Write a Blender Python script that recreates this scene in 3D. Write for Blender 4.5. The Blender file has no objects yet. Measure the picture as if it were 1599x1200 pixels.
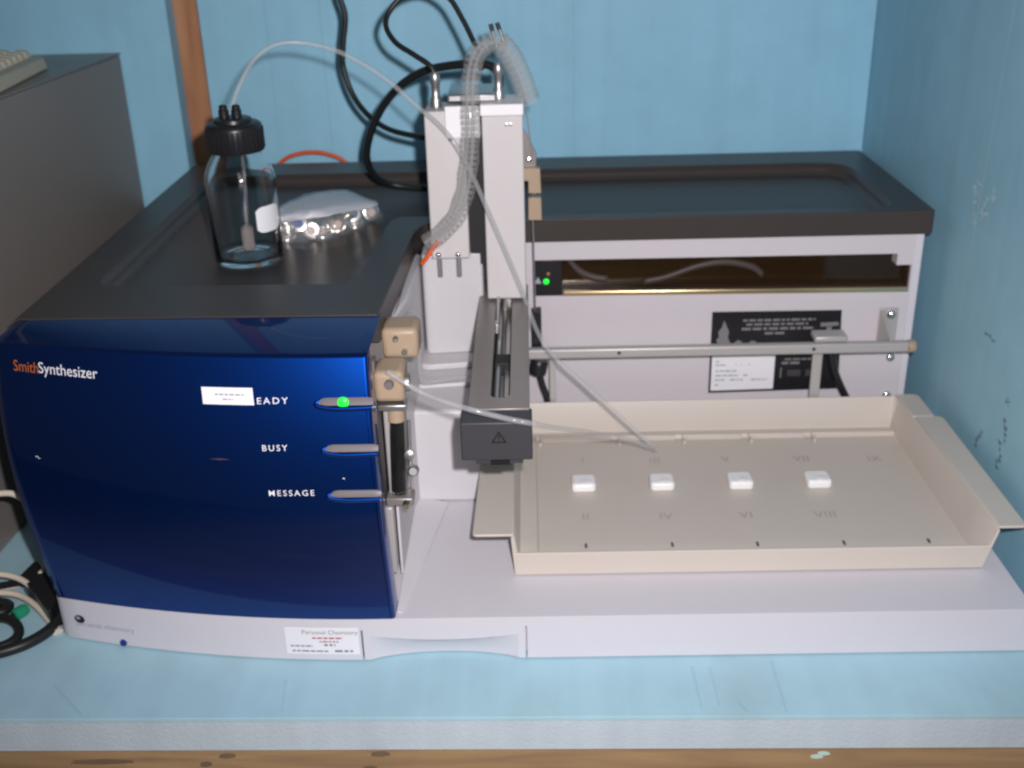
import bpy, bmesh, math, random
from mathutils import Vector, Matrix
random.seed(7)
S = 0.001                                   # everything below is written in millimetres
scene = bpy.context.scene
col = scene.collection
PI = math.pi

# ------------------------------------------------------------------ camera, world, flash, exposure
def cam_axes(pitch, yaw, roll):
    f = Vector((math.sin(yaw)*math.cos(pitch), math.cos(yaw)*math.cos(pitch), -math.sin(pitch)))
    r = Vector((math.cos(yaw), -math.sin(yaw), 0)); u = r.cross(f)
    c, s = math.cos(roll), math.sin(roll)
    return c*r + s*u, -s*r + c*u, f
CAM = Vector((0, -790.3, 622.6))
R_, U_, F_ = cam_axes(.4245, -.0205, -.0276)
cam_d = bpy.data.cameras.new("camera"); cam = bpy.data.objects.new("camera", cam_d); col.objects.link(cam)
M = Matrix((R_, U_, -F_)).transposed().to_4x4(); M.translation = CAM*S
cam.matrix_world = M
cam_d.sensor_width = 36; cam_d.lens = 36*1731.0/1599
cam_d.clip_start = .01; cam_d.clip_end = 100
cam_d.dof.use_dof = True; cam_d.dof.focus_distance = .80; cam_d.dof.aperture_fstop = 8.0
scene.camera = cam
w = bpy.data.worlds.new("World"); scene.world = w; w.use_nodes = True
bg = w.node_tree.nodes["Background"]
bg.inputs[0].default_value = (1, .97, .94, 1); bg.inputs[1].default_value = .045
# the built-in flash of the camera, up and to the right of the lens
ld = bpy.data.lights.new("flash_lamp", 'SPOT'); lo = bpy.data.objects.new("flash_lamp", ld); col.objects.link(lo)
ld.energy = 47; ld.color = (1, .95, .98); ld.shadow_soft_size = .010
ld.spot_size = math.radians(104); ld.spot_blend = 1.0
fm = M.copy(); fm.translation = (CAM + 40*R_ + 44*U_)*S
fm = fm @ Matrix.Rotation(math.radians(2), 4, 'X')
lo.matrix_world = fm
scene.view_settings.view_transform = 'Standard'; scene.view_settings.look = 'None'
scene.view_settings.gamma = 1; scene.view_settings.exposure = .07
scene.cycles.filter_width = 2.2
scene.cycles.max_bounces = 10; scene.cycles.transparent_max_bounces = 24

# ------------------------------------------------------------------ materials
def lin(r, g, b):
    return tuple(((c/255)/12.92 if c/255 <= .04045 else ((c/255+.055)/1.055)**2.4) for c in (r, g, b))
def mat(name, c, rough=.5, metal=0, var=.06, scale=60, bump=0, bscale=900, coat=0, alpha=1, trans=0, ior=1.45, emit=None, es=0, spec=.5, crough=.05):
    m = bpy.data.materials.new(name); m.use_nodes = True
    nt = m.node_tree; b = nt.nodes["Principled BSDF"]
    b.inputs["Roughness"].default_value = rough; b.inputs["Metallic"].default_value = metal
    b.inputs["Coat Weight"].default_value = coat; b.inputs["Coat Roughness"].default_value = crough
    b.inputs["Alpha"].default_value = alpha; b.inputs["Transmission Weight"].default_value = trans
    b.inputs["IOR"].default_value = ior; b.inputs["Specular IOR Level"].default_value = spec
    if emit: b.inputs["Emission Color"].default_value = (*emit, 1); b.inputs["Emission Strength"].default_value = es
    b.inputs["Base Color"].default_value = (*c, 1)
    tc = nt.nodes.new("ShaderNodeTexCoord")
    if var:
        n = nt.nodes.new("ShaderNodeTexNoise"); n.inputs["Scale"].default_value = scale; n.inputs["Detail"].default_value = 5
        nt.links.new(tc.outputs["Object"], n.inputs["Vector"])
        mx = nt.nodes.new("ShaderNodeMix"); mx.data_type = 'RGBA'
        mx.inputs[6].default_value = (*[x*(1-var) for x in c], 1); mx.inputs[7].default_value = (*[min(1, x*(1+var)) for x in c], 1)
        nt.links.new(n.outputs["Fac"], mx.inputs[0]); nt.links.new(mx.outputs[2], b.inputs["Base Color"])
    if bump:
        n2 = nt.nodes.new("ShaderNodeTexNoise"); n2.inputs["Scale"].default_value = bscale; n2.inputs["Detail"].default_value = 3
        nt.links.new(tc.outputs["Object"], n2.inputs["Vector"])
        bp = nt.nodes.new("ShaderNodeBump"); bp.inputs["Strength"].default_value = bump; bp.inputs["Distance"].default_value = .0006
        nt.links.new(n2.outputs["Fac"], bp.inputs["Height"]); nt.links.new(bp.outputs[0], b.inputs["Normal"])
    return m
def foam_mat(name, c, lines_axis, rough=.55, bump=.15, streak=.06, bscale=700, smear=0):
    """extruded foam board: faint extrusion streaks, mottling and a few grey smears"""
    m = mat(name, c, rough, 0, 0, bump=bump, bscale=bscale, spec=.35)
    nt = m.node_tree; b = nt.nodes["Principled BSDF"]
    tc = nt.nodes.new("ShaderNodeTexCoord")
    def noise(scale, vec, detail=4):
        mp = nt.nodes.new("ShaderNodeMapping"); mp.inputs["Scale"].default_value = vec
        nt.links.new(tc.outputs["Object"], mp.inputs[0])
        n = nt.nodes.new("ShaderNodeTexNoise"); n.inputs["Scale"].default_value = scale; n.inputs["Detail"].default_value = detail
        nt.links.new(mp.outputs[0], n.inputs["Vector"]); return n
    sv = {'x': (1, .02, .02), 'y': (.02, 1, .02)}[lines_axis]
    n1 = noise(38, sv, 6); n2 = noise(5, (1, 1, 1), 5); n3 = noise(26, (1, 1, 1), 6)
    def ramp(src, lo, hi, p0=.3, p1=.7):
        r = nt.nodes.new("ShaderNodeValToRGB"); r.color_ramp.elements[0].position = p0; r.color_ramp.elements[1].position = p1
        r.color_ramp.elements[0].color = (lo,)*3+(1,); r.color_ramp.elements[1].color = (hi,)*3+(1,)
        nt.links.new(src.outputs["Fac"], r.inputs[0]); return r
    r1 = ramp(n1, 1-streak, 1+streak*.5); r2 = ramp(n2, .93, 1.05); r3 = ramp(n3, .97, 1.03)
    last = None
    rgb = nt.nodes.new("ShaderNodeRGB"); rgb.outputs[0].default_value = (*c, 1); last = rgb.outputs[0]
    for r in (r1, r2, r3):
        mx = nt.nodes.new("ShaderNodeMix"); mx.data_type = 'RGBA'; mx.blend_type = 'MULTIPLY'; mx.inputs[0].default_value = 1
        nt.links.new(last, mx.inputs[6]); nt.links.new(r.outputs[0], mx.inputs[7]); last = mx.outputs[2]
    if smear:
        n4 = noise(9, (1, .35, .35), 8); r4 = ramp(n4, 0, smear, .56, .74)
        mx = nt.nodes.new("ShaderNodeMix"); mx.data_type = 'RGBA'
        nt.links.new(r4.outputs[0], mx.inputs[0]); nt.links.new(last, mx.inputs[6]); mx.inputs[7].default_value = (.30, .36, .38, 1); last = mx.outputs[2]
    nt.links.new(last, b.inputs["Base Color"])
    return m
def wood_mat(name, c1, c2, axis='z', rough=.45, coat=.2):
    m = mat(name, c1, rough, 0, 0, coat=coat)
    nt = m.node_tree; b = nt.nodes["Principled BSDF"]; tc = nt.nodes.new("ShaderNodeTexCoord")
    mp = nt.nodes.new("ShaderNodeMapping"); mp.inputs["Scale"].default_value = (1, 1, .10) if axis == 'z' else (.10, 1, 1)
    nt.links.new(tc.outputs["Object"], mp.inputs[0])
    n = nt.nodes.new("ShaderNodeTexNoise"); n.inputs["Scale"].default_value = 34; n.inputs["Detail"].default_value = 8; n.inputs["Distortion"].default_value = 1.6
    nt.links.new(mp.outputs[0], n.inputs["Vector"])
    r = nt.nodes.new("ShaderNodeValToRGB"); r.color_ramp.elements[0].position = .32; r.color_ramp.elements[1].position = .68
    r.color_ramp.elements[0].color = (*c1, 1); r.color_ramp.elements[1].color = (*c2, 1)
    nt.links.new(n.outputs["Fac"], r.inputs[0]); nt.links.new(r.outputs[0], b.inputs["Base Color"])
    bp = nt.nodes.new("ShaderNodeBump"); bp.inputs["Strength"].default_value = .2; bp.inputs["Distance"].default_value = .0005
    nt.links.new(n.outputs["Fac"], bp.inputs["Height"]); nt.links.new(bp.outputs[0], b.inputs["Normal"])
    return m
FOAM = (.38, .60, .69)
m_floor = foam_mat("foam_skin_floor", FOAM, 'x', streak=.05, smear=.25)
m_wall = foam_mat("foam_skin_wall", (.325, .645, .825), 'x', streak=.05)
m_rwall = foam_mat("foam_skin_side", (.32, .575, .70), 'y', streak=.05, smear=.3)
m_cut = foam_mat("foam_cut_edge", (.48, .585, .66), 'x', rough=.9, bump=.9, bscale=330)
m_bench = wood_mat("bench_wood", (.22, .125, .055), (.36, .22, .095), 'x')
m_post = wood_mat("post_wood", (.40, .165, .072), (.56, .27, .135), 'z', coat=.25)
m_white = mat("white_enamel", (.64, .62, .66), .42, bump=.10, bscale=1500, var=.02)
m_white2 = mat("white_moulding", (.60, .585, .60), .40, var=.02)
m_pale = mat("pale_steel_enamel", (.60, .565, .59), .45, var=.02, bump=.12, bscale=1200)
m_cover = mat("charcoal_plastic", (.056, .047, .044), .32, spec=.24, bump=.22, bscale=1900, var=.06, scale=30)
m_body = mat("grey_housing", (.15, .135, .13), .5, var=.03)
m_blue = mat("blue_metallic_paint", (.0012, .044, .28), .40, metal=.96, coat=1.0, var=.04, scale=600, crough=.04)
m_tray = mat("tray_plastic", (.585, .53, .47), .42, var=.025, scale=25, bump=.06, bscale=1600)
m_trayprint = mat("tray_moulded_mark", (.43, .37, .335), .5, var=0)
m_traydark = mat("tray_dark_slot", (.10, .085, .075), .6, var=0)
m_pad = mat("white_pad", (.88, .88, .86), .35, var=.02)
m_gantry = mat("gantry_cover", (.60, .57, .565), .5, var=.03, bump=.08)
m_gantrywhite = mat("gantry_white", (.86, .85, .86), .45, var=.02)
m_arm = mat("arm_grey_metal", (.27, .243, .232), .36, metal=.35, var=.05)
m_armblock = mat("arm_block_slate", (.046, .046, .052), .5, var=.05)
m_dark = mat("dark_recess", (.012, .012, .013), .6, var=0)
m_black = mat("black_plastic", (.014, .014, .016), .35, var=.1)
m_rubber = mat("black_cable_rubber", (.012, .014, .014), .42, var=.1)
m_chrome = mat("chrome", (.75, .74, .70), .18, metal=1, var=.03)
m_steel = mat("brushed_steel", (.50, .50, .50), .38, metal=.9, var=.05)
m_alu = mat("painted_rail", (.47, .45, .44), .40, metal=.25, var=.04)
m_gold = mat("brass_strip", (.85, .70, .42), .28, metal=1, var=.05)
m_amber = mat("amber_glass", (.030, .016, .006), .06, var=0, alpha=.62, coat=.4)
m_inner = mat("dark_brown_interior", (.055, .030, .018), .4, var=.3, scale=20)
m_ribbon = mat("grey_ribbon_cable", (.062, .046, .04), .5, var=.1)
m_beige = mat("beige_polymer", (.40, .30, .205), .45, var=.04)
m_keyb = mat("beige_keyboard", (.50, .44, .33), .5, var=.04)
m_key = mat("beige_key", (.58, .52, .40), .5, var=.04)
m_case = mat("grey_case_enamel", (.225, .20, .18), .40, metal=.0, var=.04, scale=12, bump=.15, bscale=1600)
m_glass = mat("clear_glass", (1, 1, 1), .03, trans=1, ior=1.38, var=0)
m_frost = mat("white_enamel_patch", (.85, .86, .88), .5, var=.02)
m_tube = mat("clear_tubing", (.55, .56, .57), .15, alpha=.28, var=.02, coat=.5)
m_wrap = mat("clear_spiral_wrap", (.42, .42, .40), .12, alpha=.30, var=.05, coat=.5)
m_film = mat("clear_bag_film", (.85, .88, .90), .12, alpha=.07, var=.1, bump=.7, bscale=70)
m_paper = mat("white_paper", (.80, .79, .82), .6, var=.02)
m_sleeve = mat("white_bag_label", (.66, .66, .70), .45, var=.05, bump=.5, bscale=60)
m_silver = mat("crimped_aluminium", (.86, .84, .80), .27, metal=.95, var=.05)
m_septum = mat("pale_septum", (.62, .48, .42), .5, var=.05)
m_bluesept = mat("blue_septum", (.01, .05, .30), .4, var=.05)
m_orange = mat("orange_sheath", (.75, .11, .02), .4, var=.04)
m_print = mat("white_print", (.85, .85, .90), .5, var=0)
m_porange = mat("orange_print", (.50, .13, .02), .5, var=0)
m_pgrey = mat("grey_print", (.22, .22, .25), .5, var=0)
m_lgrey = mat("light_grey_print", (.36, .36, .40), .5, var=0)
m_pred = mat("red_print", (.45, .10, .10), .5, var=0)
m_pblack = mat("black_print", (.01, .01, .012), .4, var=0)
m_labelgrey = mat("label_grey_print", (.20, .19, .20), .5, var=0)
m_lens = mat("grey_indicator_lens", (.17, .155, .16), .3, var=.03, coat=.4)
m_led = mat("green_led", (.02, .5, .05), .3, var=0, emit=(.01, 1, .03), es=1.1)
m_ledoff = mat("amber_led_unlit", (.40, .22, .08), .3, var=0)
m_wcable = mat("cream_cable", (.66, .58, .48), .45, var=.04)
m_green = mat("green_plug", (.02, .30, .15), .35, var=.05)
m_filter = mat("white_frit", (.36, .32, .31), .7, var=.03)
m_scuff = mat("grey_scuff", (.09, .14, .17), .7, var=.3, alpha=.45)
m_pscuff = mat("pale_scuff", (.44, .62, .69), .8, var=.2)
m_knot = mat("dark_wood_knot", (.15, .09, .05), .5, var=.3)
m_blob = mat("pale_paint_blob", (.45, .58, .50), .5, var=.05)

# ------------------------------------------------------------------ mesh helpers
class MB:
    def __init__(s): s.v = []; s.f = []
    def add(s, vs, fs):
        o = len(s.v); s.v += [tuple(p) for p in vs]; s.f += [tuple(o+i for i in f) for f in fs]; return s
    def box(s, x0, x1, y0, y1, z0, z1):
        vs = [(x, y, z) for z in (z0, z1) for y in (y0, y1) for x in (x0, x1)]
        return s.add(vs, [(0, 2, 3, 1), (4, 5, 7, 6), (0, 1, 5, 4), (2, 6, 7, 3), (0, 4, 6, 2), (1, 3, 7, 5)])
    def prism(s, poly, a0, a1, axis='z'):
        """poly in the two other axes (x,y / x,z / y,z) swept from a0 to a1"""
        def P(p, a): return {'z': (p[0], p[1], a), 'y': (p[0], a, p[1]), 'x': (a, p[0], p[1])}[axis]
        n = len(poly)
        vs = [P(p, a0) for p in poly] + [P(p, a1) for p in poly]
        return s.add(vs, [tuple(range(n-1, -1, -1)), tuple(range(n, 2*n))] + [(i, (i+1) % n, n+(i+1) % n, n+i) for i in range(n)])
    def tube(s, pts, r, n=8, caps=True):
        pts = [Vector(p) for p in pts]; N = len(pts)
        rs = r if isinstance(r, (list, tuple)) else [r]*N
        t = [(pts[min(i+1, N-1)]-pts[max(i-1, 0)]).normalized() for i in range(N)]
        a = Vector((0, 0, 1)) if abs(t[0].z) < .9 else Vector((1, 0, 0))
        nrm = (a - t[0]*a.dot(t[0])).normalized(); vs = []
        for i in range(N):
            nrm = (nrm - t[i]*nrm.dot(t[i])).normalized(); bn = t[i].cross(nrm)
            for k in range(n):
                th = 2*PI*k/n; vs.append(pts[i] + rs[i]*(math.cos(th)*nrm + math.sin(th)*bn))
        fs = [(i*n+k, i*n+(k+1) % n, (i+1)*n+(k+1) % n, (i+1)*n+k) for i in range(N-1) for k in range(n)]
        if caps: fs += [tuple(range(n-1, -1, -1)), tuple((N-1)*n+k for k in range(n))]
        return s.add(vs, fs)
    def cyl(s, p0, p1, r, n=16): return s.tube([p0, p1], r, n)
    def lathe(s, prof, c, n=40, axis=(0, 0, 1), closed=False):
        ax = Vector(axis).normalized(); a = Vector((1, 0, 0)) if abs(ax.x) < .9 else Vector((0, 1, 0))
        e1 = (a - ax*a.dot(ax)).normalized(); e2 = ax.cross(e1); c = Vector(c); vs = []
        for (r, h) in prof:
            for k in range(n):
                th = 2*PI*k/n; vs.append(c + ax*h + max(r, .001)*(math.cos(th)*e1 + math.sin(th)*e2))
        m = len(prof); fs = [(i*n+k, i*n+(k+1) % n, ((i+1) % m)*n+(k+1) % n, ((i+1) % m)*n+k) for i in range(m if closed else m-1) for k in range(n)]
        if not closed: fs += [tuple(range(n-1, -1, -1)), tuple((m-1)*n+k for k in range(n))]
        return s.add(vs, fs)
    def mesh(s, name, origin=(0, 0, 0), merge=0):
        me = bpy.data.meshes.new(name); o = Vector(origin)
        bm = bmesh.new(); bv = [bm.verts.new((Vector(p)-o)*S) for p in s.v]
        for f in s.f:
            try: bm.faces.new([bv[i] for i in f])
            except ValueError: pass
        if merge: bmesh.ops.remove_doubles(bm, verts=bm.verts, dist=merge*S)
        bmesh.ops.recalc_face_normals(bm, faces=bm.faces)
        bm.to_mesh(me); bm.free(); return me
    def build(s, name, m, parent=None, bevel=0, seg=2, smooth=True, origin=None, merge=0, ang=40, solid=0):
        o_ = Vector(origin) if origin is not None else (Vector(parent["_o"]) if parent is not None and "_o" in parent else Vector((0, 0, 0)))
        me = s.mesh(name, o_, merge); me.materials.append(m)
        ob = bpy.data.objects.new(name, me); col.objects.link(ob)
        if parent is not None: ob.parent = parent
        else: ob.location = o_*S
        ob["_o"] = list(o_)
        if solid:
            md = ob.modifiers.new("thickness", 'SOLIDIFY'); md.thickness = solid*S; md.offset = 0
        if bevel:
            md = ob.modifiers.new("edges", 'BEVEL'); md.width = bevel*S; md.segments = seg; md.limit_method = 'ANGLE'; md.angle_limit = math.radians(35)
            md.harden_normals = False
        if smooth: shade(me, ang)
        return ob
def shade(me, ang=40):
    for p in me.polygons: p.use_smooth = True
    try: me.set_sharp_from_angle(angle=math.radians(ang))
    except Exception: pass
def tag(o, label=None, cat=None, group=None, kind=None):
    if label: o["label"] = label
    if cat: o["category"] = cat
    if group: o["group"] = group
    if kind: o["kind"] = kind
    return o
def empty(name, origin, label, cat, group=None):
    o = bpy.data.objects.new(name, None); col.objects.link(o); o.empty_display_size = .02
    o.location = Vector(origin)*S; o["_o"] = list(origin)
    return tag(o, label, cat, group)
def smooth_path(pts, k=6):
    """Catmull-Rom through the points"""
    P = [Vector(p) for p in pts]; P = [P[0]*2-P[1]] + P + [P[-1]*2-P[-2]]; out = []
    for i in range(1, len(P)-2):
        for j in range(k):
            t = j/k; a, b, c, d = P[i-1:i+3]
            out.append(.5*((2*b) + (c-a)*t + (2*a-5*b+4*c-d)*t*t + (3*b-a-3*c+d)*t**3))
    out.append(P[-2]); return out
def rounded(poly, rad, n=5):
    """round the corners of a 2-D polygon; rad is one radius or one per corner"""
    out = []; N = len(poly)
    for i in range(N):
        p0, p, p1 = Vector(poly[i-1]), Vector(poly[i]), Vector(poly[(i+1) % N]); r = rad[i] if isinstance(rad, (list, tuple)) else rad
        if r <= 0: out.append(tuple(p)); continue
        a = (p0-p).normalized(); b = (p1-p).normalized(); th = a.angle(b)
        d = min(r/math.tan(th/2), (p0-p).length*.49, (p1-p).length*.49)
        A, B = p+a*d, p+b*d
        for k in range(n+1):
            t = k/n; out.append(tuple(A*(1-t)**2 + 2*p*t*(1-t) + B*t*t))
    return out
def cut(ob, cutters):
    """boolean difference, baked into the mesh"""
    tmp = []
    for c in cutters:
        me = c.mesh("cutter"); co = bpy.data.objects.new("cutter", me); col.objects.link(co); tmp.append(co)
        o_ = Vector(ob["_o"])
        for v in me.vertices: v.co -= o_*S
        co.location = ob.location if ob.parent is None else ob.parent.matrix_basis.translation
        if ob.parent is not None and ob.parent.parent is not None: co.location = ob.parent.parent.matrix_basis.translation
        md = ob.modifiers.new("cut", 'BOOLEAN'); md.operation = 'DIFFERENCE'; md.object = co; md.solver = 'EXACT'
    bpy.context.view_layer.update()
    dg = bpy.context.evaluated_depsgraph_get()
    me = bpy.data.meshes.new_from_object(ob.evaluated_get(dg)); old = ob.data
    ob.modifiers.clear(); ob.data = me; me.name = old.name
    for co in tmp: bpy.data.objects.remove(co)
    return ob
def bevel_mod(ob, wd, seg=2, ang=35):
    md = ob.modifiers.new("edges", 'BEVEL'); md.width = wd*S; md.segments = seg; md.limit_method = 'ANGLE'; md.angle_limit = math.radians(ang)
    shade(ob.data, 50)
def text_mesh(body, size, place, bold=0, space=1.0, xs=1.0, align='LEFT', extrude=0):
    """letters as a thin mesh; place(u, v) gives the 3-D point of each vertex, u and v in millimetres"""
    cu = bpy.data.curves.new("lettering", 'FONT'); cu.body = body; cu.size = size; cu.space_character = space; cu.align_x = align
    cu.offset = bold; cu.resolution_u = 3; cu.extrude = 0
    to = bpy.data.objects.new("lettering", cu); col.objects.link(to)
    bpy.context.view_layer.update()
    dg = bpy.context.evaluated_depsgraph_get(); me = bpy.data.meshes.new_from_object(to.evaluated_get(dg))
    mb = MB(); mb.add([place(v.co.x*xs, v.co.y) for v in me.vertices], [tuple(p.vertices) for p in me.polygons])
    bpy.data.objects.remove(to); bpy.data.curves.remove(cu); bpy.data.meshes.remove(me)
    return mb
def bars(rows, place, mb=None):
    """lines of print too small to read: short strokes of uneven length; rows = (u0, u1, v, height)"""
    mb = mb or MB(); rnd = random.Random(3)
    for (u0, u1, v, h) in rows:
        u = u0
        while u < u1:
            l = min(rnd.uniform(1.2, 4.2)*h, u1-u)
            mb.add([place(u, v), place(u+l, v), place(u+l, v+h), place(u, v+h)], [(0, 1, 2, 3)]); u += l + .7*h
    return mb

# ================================================================== THE SETTING
def struct(name, mb, m, **k): return tag(mb.build(name, m, **k), kind='structure')
# foam sheet the machine stands on (its front edge runs a touch askew to the machine)
FY = lambda x: -75.7 - .0132*x
fl = struct("floor", MB().prism([(-1250, FY(-1250)), (452, FY(452)), (452, 745), (-1250, 745)], -4, 0), m_floor, bevel=.35)
MB().prism([(-1250, FY(-1250)+.6), (451.5, FY(452)+.6), (451.5, 744), (-1250, 744)], -34.5, -4.2).build("foam_edge", m_cut, fl)
bench = struct("bench_top", MB().box(-1300, 700, -420, 900, -60, -35), m_bench, bevel=2)
def knot(px, rx, ry, m, nm):
    c = Vector(px); k = [(c.x+rx*math.cos(a*PI/6)*(1+.2*math.sin(3*a)), c.y+ry*math.sin(a*PI/6)) for a in range(12)]
    MB().prism(k, -35.2, -34.6).build(nm, m, bench)
for p, rx, ry in (((-260.6, -77.9, -35), 7, 3), ((-275.9, -87.3, -35), 5, 3), ((-132.6, -78, -35), 8, 3), ((-139.1, -94, -35), 6, 2.5), ((-363.8, -82.8, -35), 26, 3)):
    knot(p, rx, ry, m_knot, "wood_knot")
for p in ((226.3, -87.4, -35), (232.9, -83.9, -35)): knot(p, 5, 2.4, m_blob, "paint_drip")
wl = struct("back_wall", MB().box(-424, 452, 712, 745, -34, 1100), m_wall, bevel=.8)
w2 = struct("back_wall_panel", MB().box(-1250, -464, 708, 741, -34, 1100), m_wall, bevel=.8)
struct("wall_sheathing", MB().box(-1250, 520, 790, 815, -60, 1100), m_bench)
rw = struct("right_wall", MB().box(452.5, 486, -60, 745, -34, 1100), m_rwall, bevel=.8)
def scuff(pts, m, nm, wd):
    mb = MB(); pts = [Vector(p) for p in pts]; rnd = random.Random(len(pts)*7+int(pts[0].z))
    for a, b in zip(pts, pts[1:]):
        d = (b-a).normalized(); n = Vector((0, -d.z, d.y)); k = 5
        for i in range(k):
            p = a.lerp(b, i/k); q = a.lerp(b, (i+rnd.uniform(.6, 1))/k); wv = wd*rnd.uniform(.4, 1); o = n*rnd.uniform(-wd, wd)*.6
            mb.add([p+n*wv*.5+o, q+n*wv*.2+o, q-n*wv*.2+o, p-n*wv*.5+o], [(0, 1, 2, 3)])
    mb.build(nm, m, rw)
X_ = 452.2
scuff([(452.4, 168.4, 142.2), (452.4, 168.5, 111), (452.4, 173.4, 87.1)], m_scuff, "scuff_mark", 11)
scuff([(452.4, 214.8, 107.2), (452.4, 220.6, 82.2)], m_scuff, "scuff_mark", 8)
scuff([(452.4, 170.7, 163.5), (452.4, 170.6, 155.4)], m_scuff, "scuff_mark", 8)
scuff([(452.4, 244.1, 202.6), (452.4, 214.9, 203.4)], m_scuff, "scuff_mark", 5)
scuff([(452.4, 321.1, 336.4), (452.4, 318.5, 312), (452.4, 292.2, 298.1)], m_pscuff, "pale_scrape", 20)
scuff([(452.4, 282.5, 340.9), (452.4, 285.9, 307.8)], m_pscuff, "pale_scrape", 16)
m_seam = mat("foam_seam", (.26, .52, .68), .6, var=.1)
for xs_ in (-337, -266, 62): MB().box(xs_-.5, xs_+.5, 711.7, 713, 0, 1099).build("board_seam", m_seam, wl)
m_pencil = mat("faint_scrape", (.32, .50, .57), .7, var=.3, alpha=.09)
for a, b in (((133.1, -13.6, 0), (133.8, -69.2, 0)), ((148.3, -15.6, 0), (149, -66.4, 0)), ((202.8, -8.2, 0), (202, -73.6, 0)), ((164.7, -60.4, 0), (170.9, -73, 0)), ((-419.4, -27.1, 0), (-380.4, -66.7, 0)), ((-218.4, -24.6, 0), (-213.6, -65.3, 0))):
    a, b = Vector(a), Vector(b); n = Vector((-(b-a).y, (b-a).x, 0)).normalized()*1.6
    MB().add([(a-n)+Vector((0, 0, .05)), (b-n*.6)+Vector((0, 0, .05)), (b+n*.6)+Vector((0, 0, .05)), (a+n)+Vector((0, 0, .05))], [(0, 1, 2, 3)]).build("scrape_line", m_pencil, fl)
a, b = Vector((452.4, 292.3, 512.6)), Vector((452.4, 311.9, 188.8)); n = Vector((0, .9, 0))
MB().add([a-n, a+n, b+n, b-n], [(0, 1, 2, 3)]).build("pale_wall_line", mat("pale_line", (.42, .62, .72), .6, var=.2), rw)  # thin pale line painted down the right wall
# the brown post showing in the gap between two foam panels
post = tag(MB().box(-490, -400, 742, 788, -34, 1100).build("wooden_post", m_post, bevel=1.5),
           "brown wooden post upright in the gap between the blue back wall panels", "post")

# ================================================================== GREY CASE AND KEYBOARD AT THE LEFT
case = empty("computer_case", (-760, 420, 0), "large grey metal computer case at the left edge, beige keyboard on top", "computer case")
ang = math.atan(.053)
def CX(y): return -530 - (700-y)*.053
cb = MB().prism([(CX(60), 60), (CX(700), 700), (CX(700)-430, 700), (CX(60)-430, 60)], 0, 431)
cb.build("body", m_case, case, bevel=2.5, seg=3)
MB().prism([(CX(58)+.6, 58), (CX(702)+.6, 702), (CX(702)-431, 702), (CX(58)-431, 58)], 431.3, 433.5).build("top_panel", m_case, case, bevel=1)
kb = empty("keyboard", (-593, 519.6, 440), "beige keyboard lying on top of the grey case", "keyboard")
A = Vector((-570.7, 566, 434)); B = Vector((-553.9, 392, 434)); C_ = Vector((-635.9, 672.9, 434))
ex = (B-A).normalized(); ex.z = 0; ex.normalize(); ey = Vector((-ex.y, ex.x, 0)); ey = ey if ey.dot(C_-A) > 0 else -ey
KD = 150
def KP(u, v, h): p = A + ex*u + ey*v; return (p.x, p.y, 434+h)
vs = [KP(0, 0, 0), KP(440, 0, 0), KP(440, KD, 0), KP(0, KD, 0), KP(3, 3, 15), KP(437, 3, 15), KP(437, KD-3, 27), KP(3, KD-3, 27)]
MB().add(vs, [(3, 2, 1, 0), (4, 5, 6, 7), (0, 1, 5, 4), (1, 2, 6, 5), (2, 3, 7, 6), (3, 0, 4, 7)]).build("case_shell", m_keyb, kb, bevel=2, seg=2)
for rr in range(6):
    for cc in range(14):
        u, v = 9+cc*19.4+(rr % 3)*3, 14+rr*20.5
        h = 15+12*(v/KD)
        q = [KP(u, v, h), KP(u+17, v, h), KP(u+17, v+17, h+1.3), KP(u, v+17, h+1.3), KP(u+2.5, v+2, h+7), KP(u+14.5, v+2, h+7), KP(u+14.5, v+15, h+8.3), KP(u+2.5, v+15, h+8.3)]
        MB().add(q, [(3, 2, 1, 0), (4, 5, 6, 7), (0, 1, 5, 4), (1, 2, 6, 5), (2, 3, 7, 6), (3, 0, 4, 7)]).build("key", m_key, kb)

# ================================================================== THE SYNTHESIZER
mach = empty("synthesizer", (0, 300, 0), "blue fronted laboratory synthesizer with charcoal top, white deck and robot arm", "laboratory instrument")
def front_y(x):                             # plan curve of the bowed front
    d = max(0, -140-x); return 41.5*(d/296)**2
HB = 45
outline = [(425.5, -1)] + [(x, front_y(x)-1) for x in range(-100, -431, -15)] + [(-435.5, 43), (-438, 49), (-439, 58), (-439, 645), (425.5, 645)]
plinth = MB().prism(outline, 1.5, HB).build("base_plinth", m_white, mach)
xa, xb = -153.2, -9.9; xc = (xa+xb)/2; hw = (xb-xa)/2
# scooped grip under the drawer, deeper towards the middle, and the two slits beside it
sc = MB(); N = 24; vs = []; fs = []
for i in range(N+1):
    t = -1+2*i/N; x = xc+t*hw*.90; k = max(0, 1-t*t); d = .6+11*k**.8; zl = 27-5*k
    y0 = -6; ys = front_y(x)-1
    vs += [(x, y0, -3), (x, ys+d, -3), (x, ys+d*.75, zl*.75), (x, ys+.05+.1*d, zl), (x, y0, zl)]
for i in range(N):
    for k in range(5): fs.append((i*5+k, i*5+(k+1) % 5, (i+1)*5+(k+1) % 5, (i+1)*5+k))
fs += [(4, 3, 2, 1, 0), tuple(N*5+k for k in range(5))]
sc.add(vs, fs)
cut(plinth, [sc, MB().box(xa-.8, xa+.8, -10, 9, -2, 33), MB().box(xb-.8, xb+.8, -10, 9, -2, 35)])
bevel_mod(plinth, 2.2, 3, 50)
MB().prism([(x, front_y(x)+16) for x in range(-100, -421, -15)] + [(-430, 80), (-430, 640), (420, 640), (420, 16)], 0.2, 1.4).build("base_plate", m_dark, mach)
p = (-374.9, 28, 4); q = Vector(p)
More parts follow.
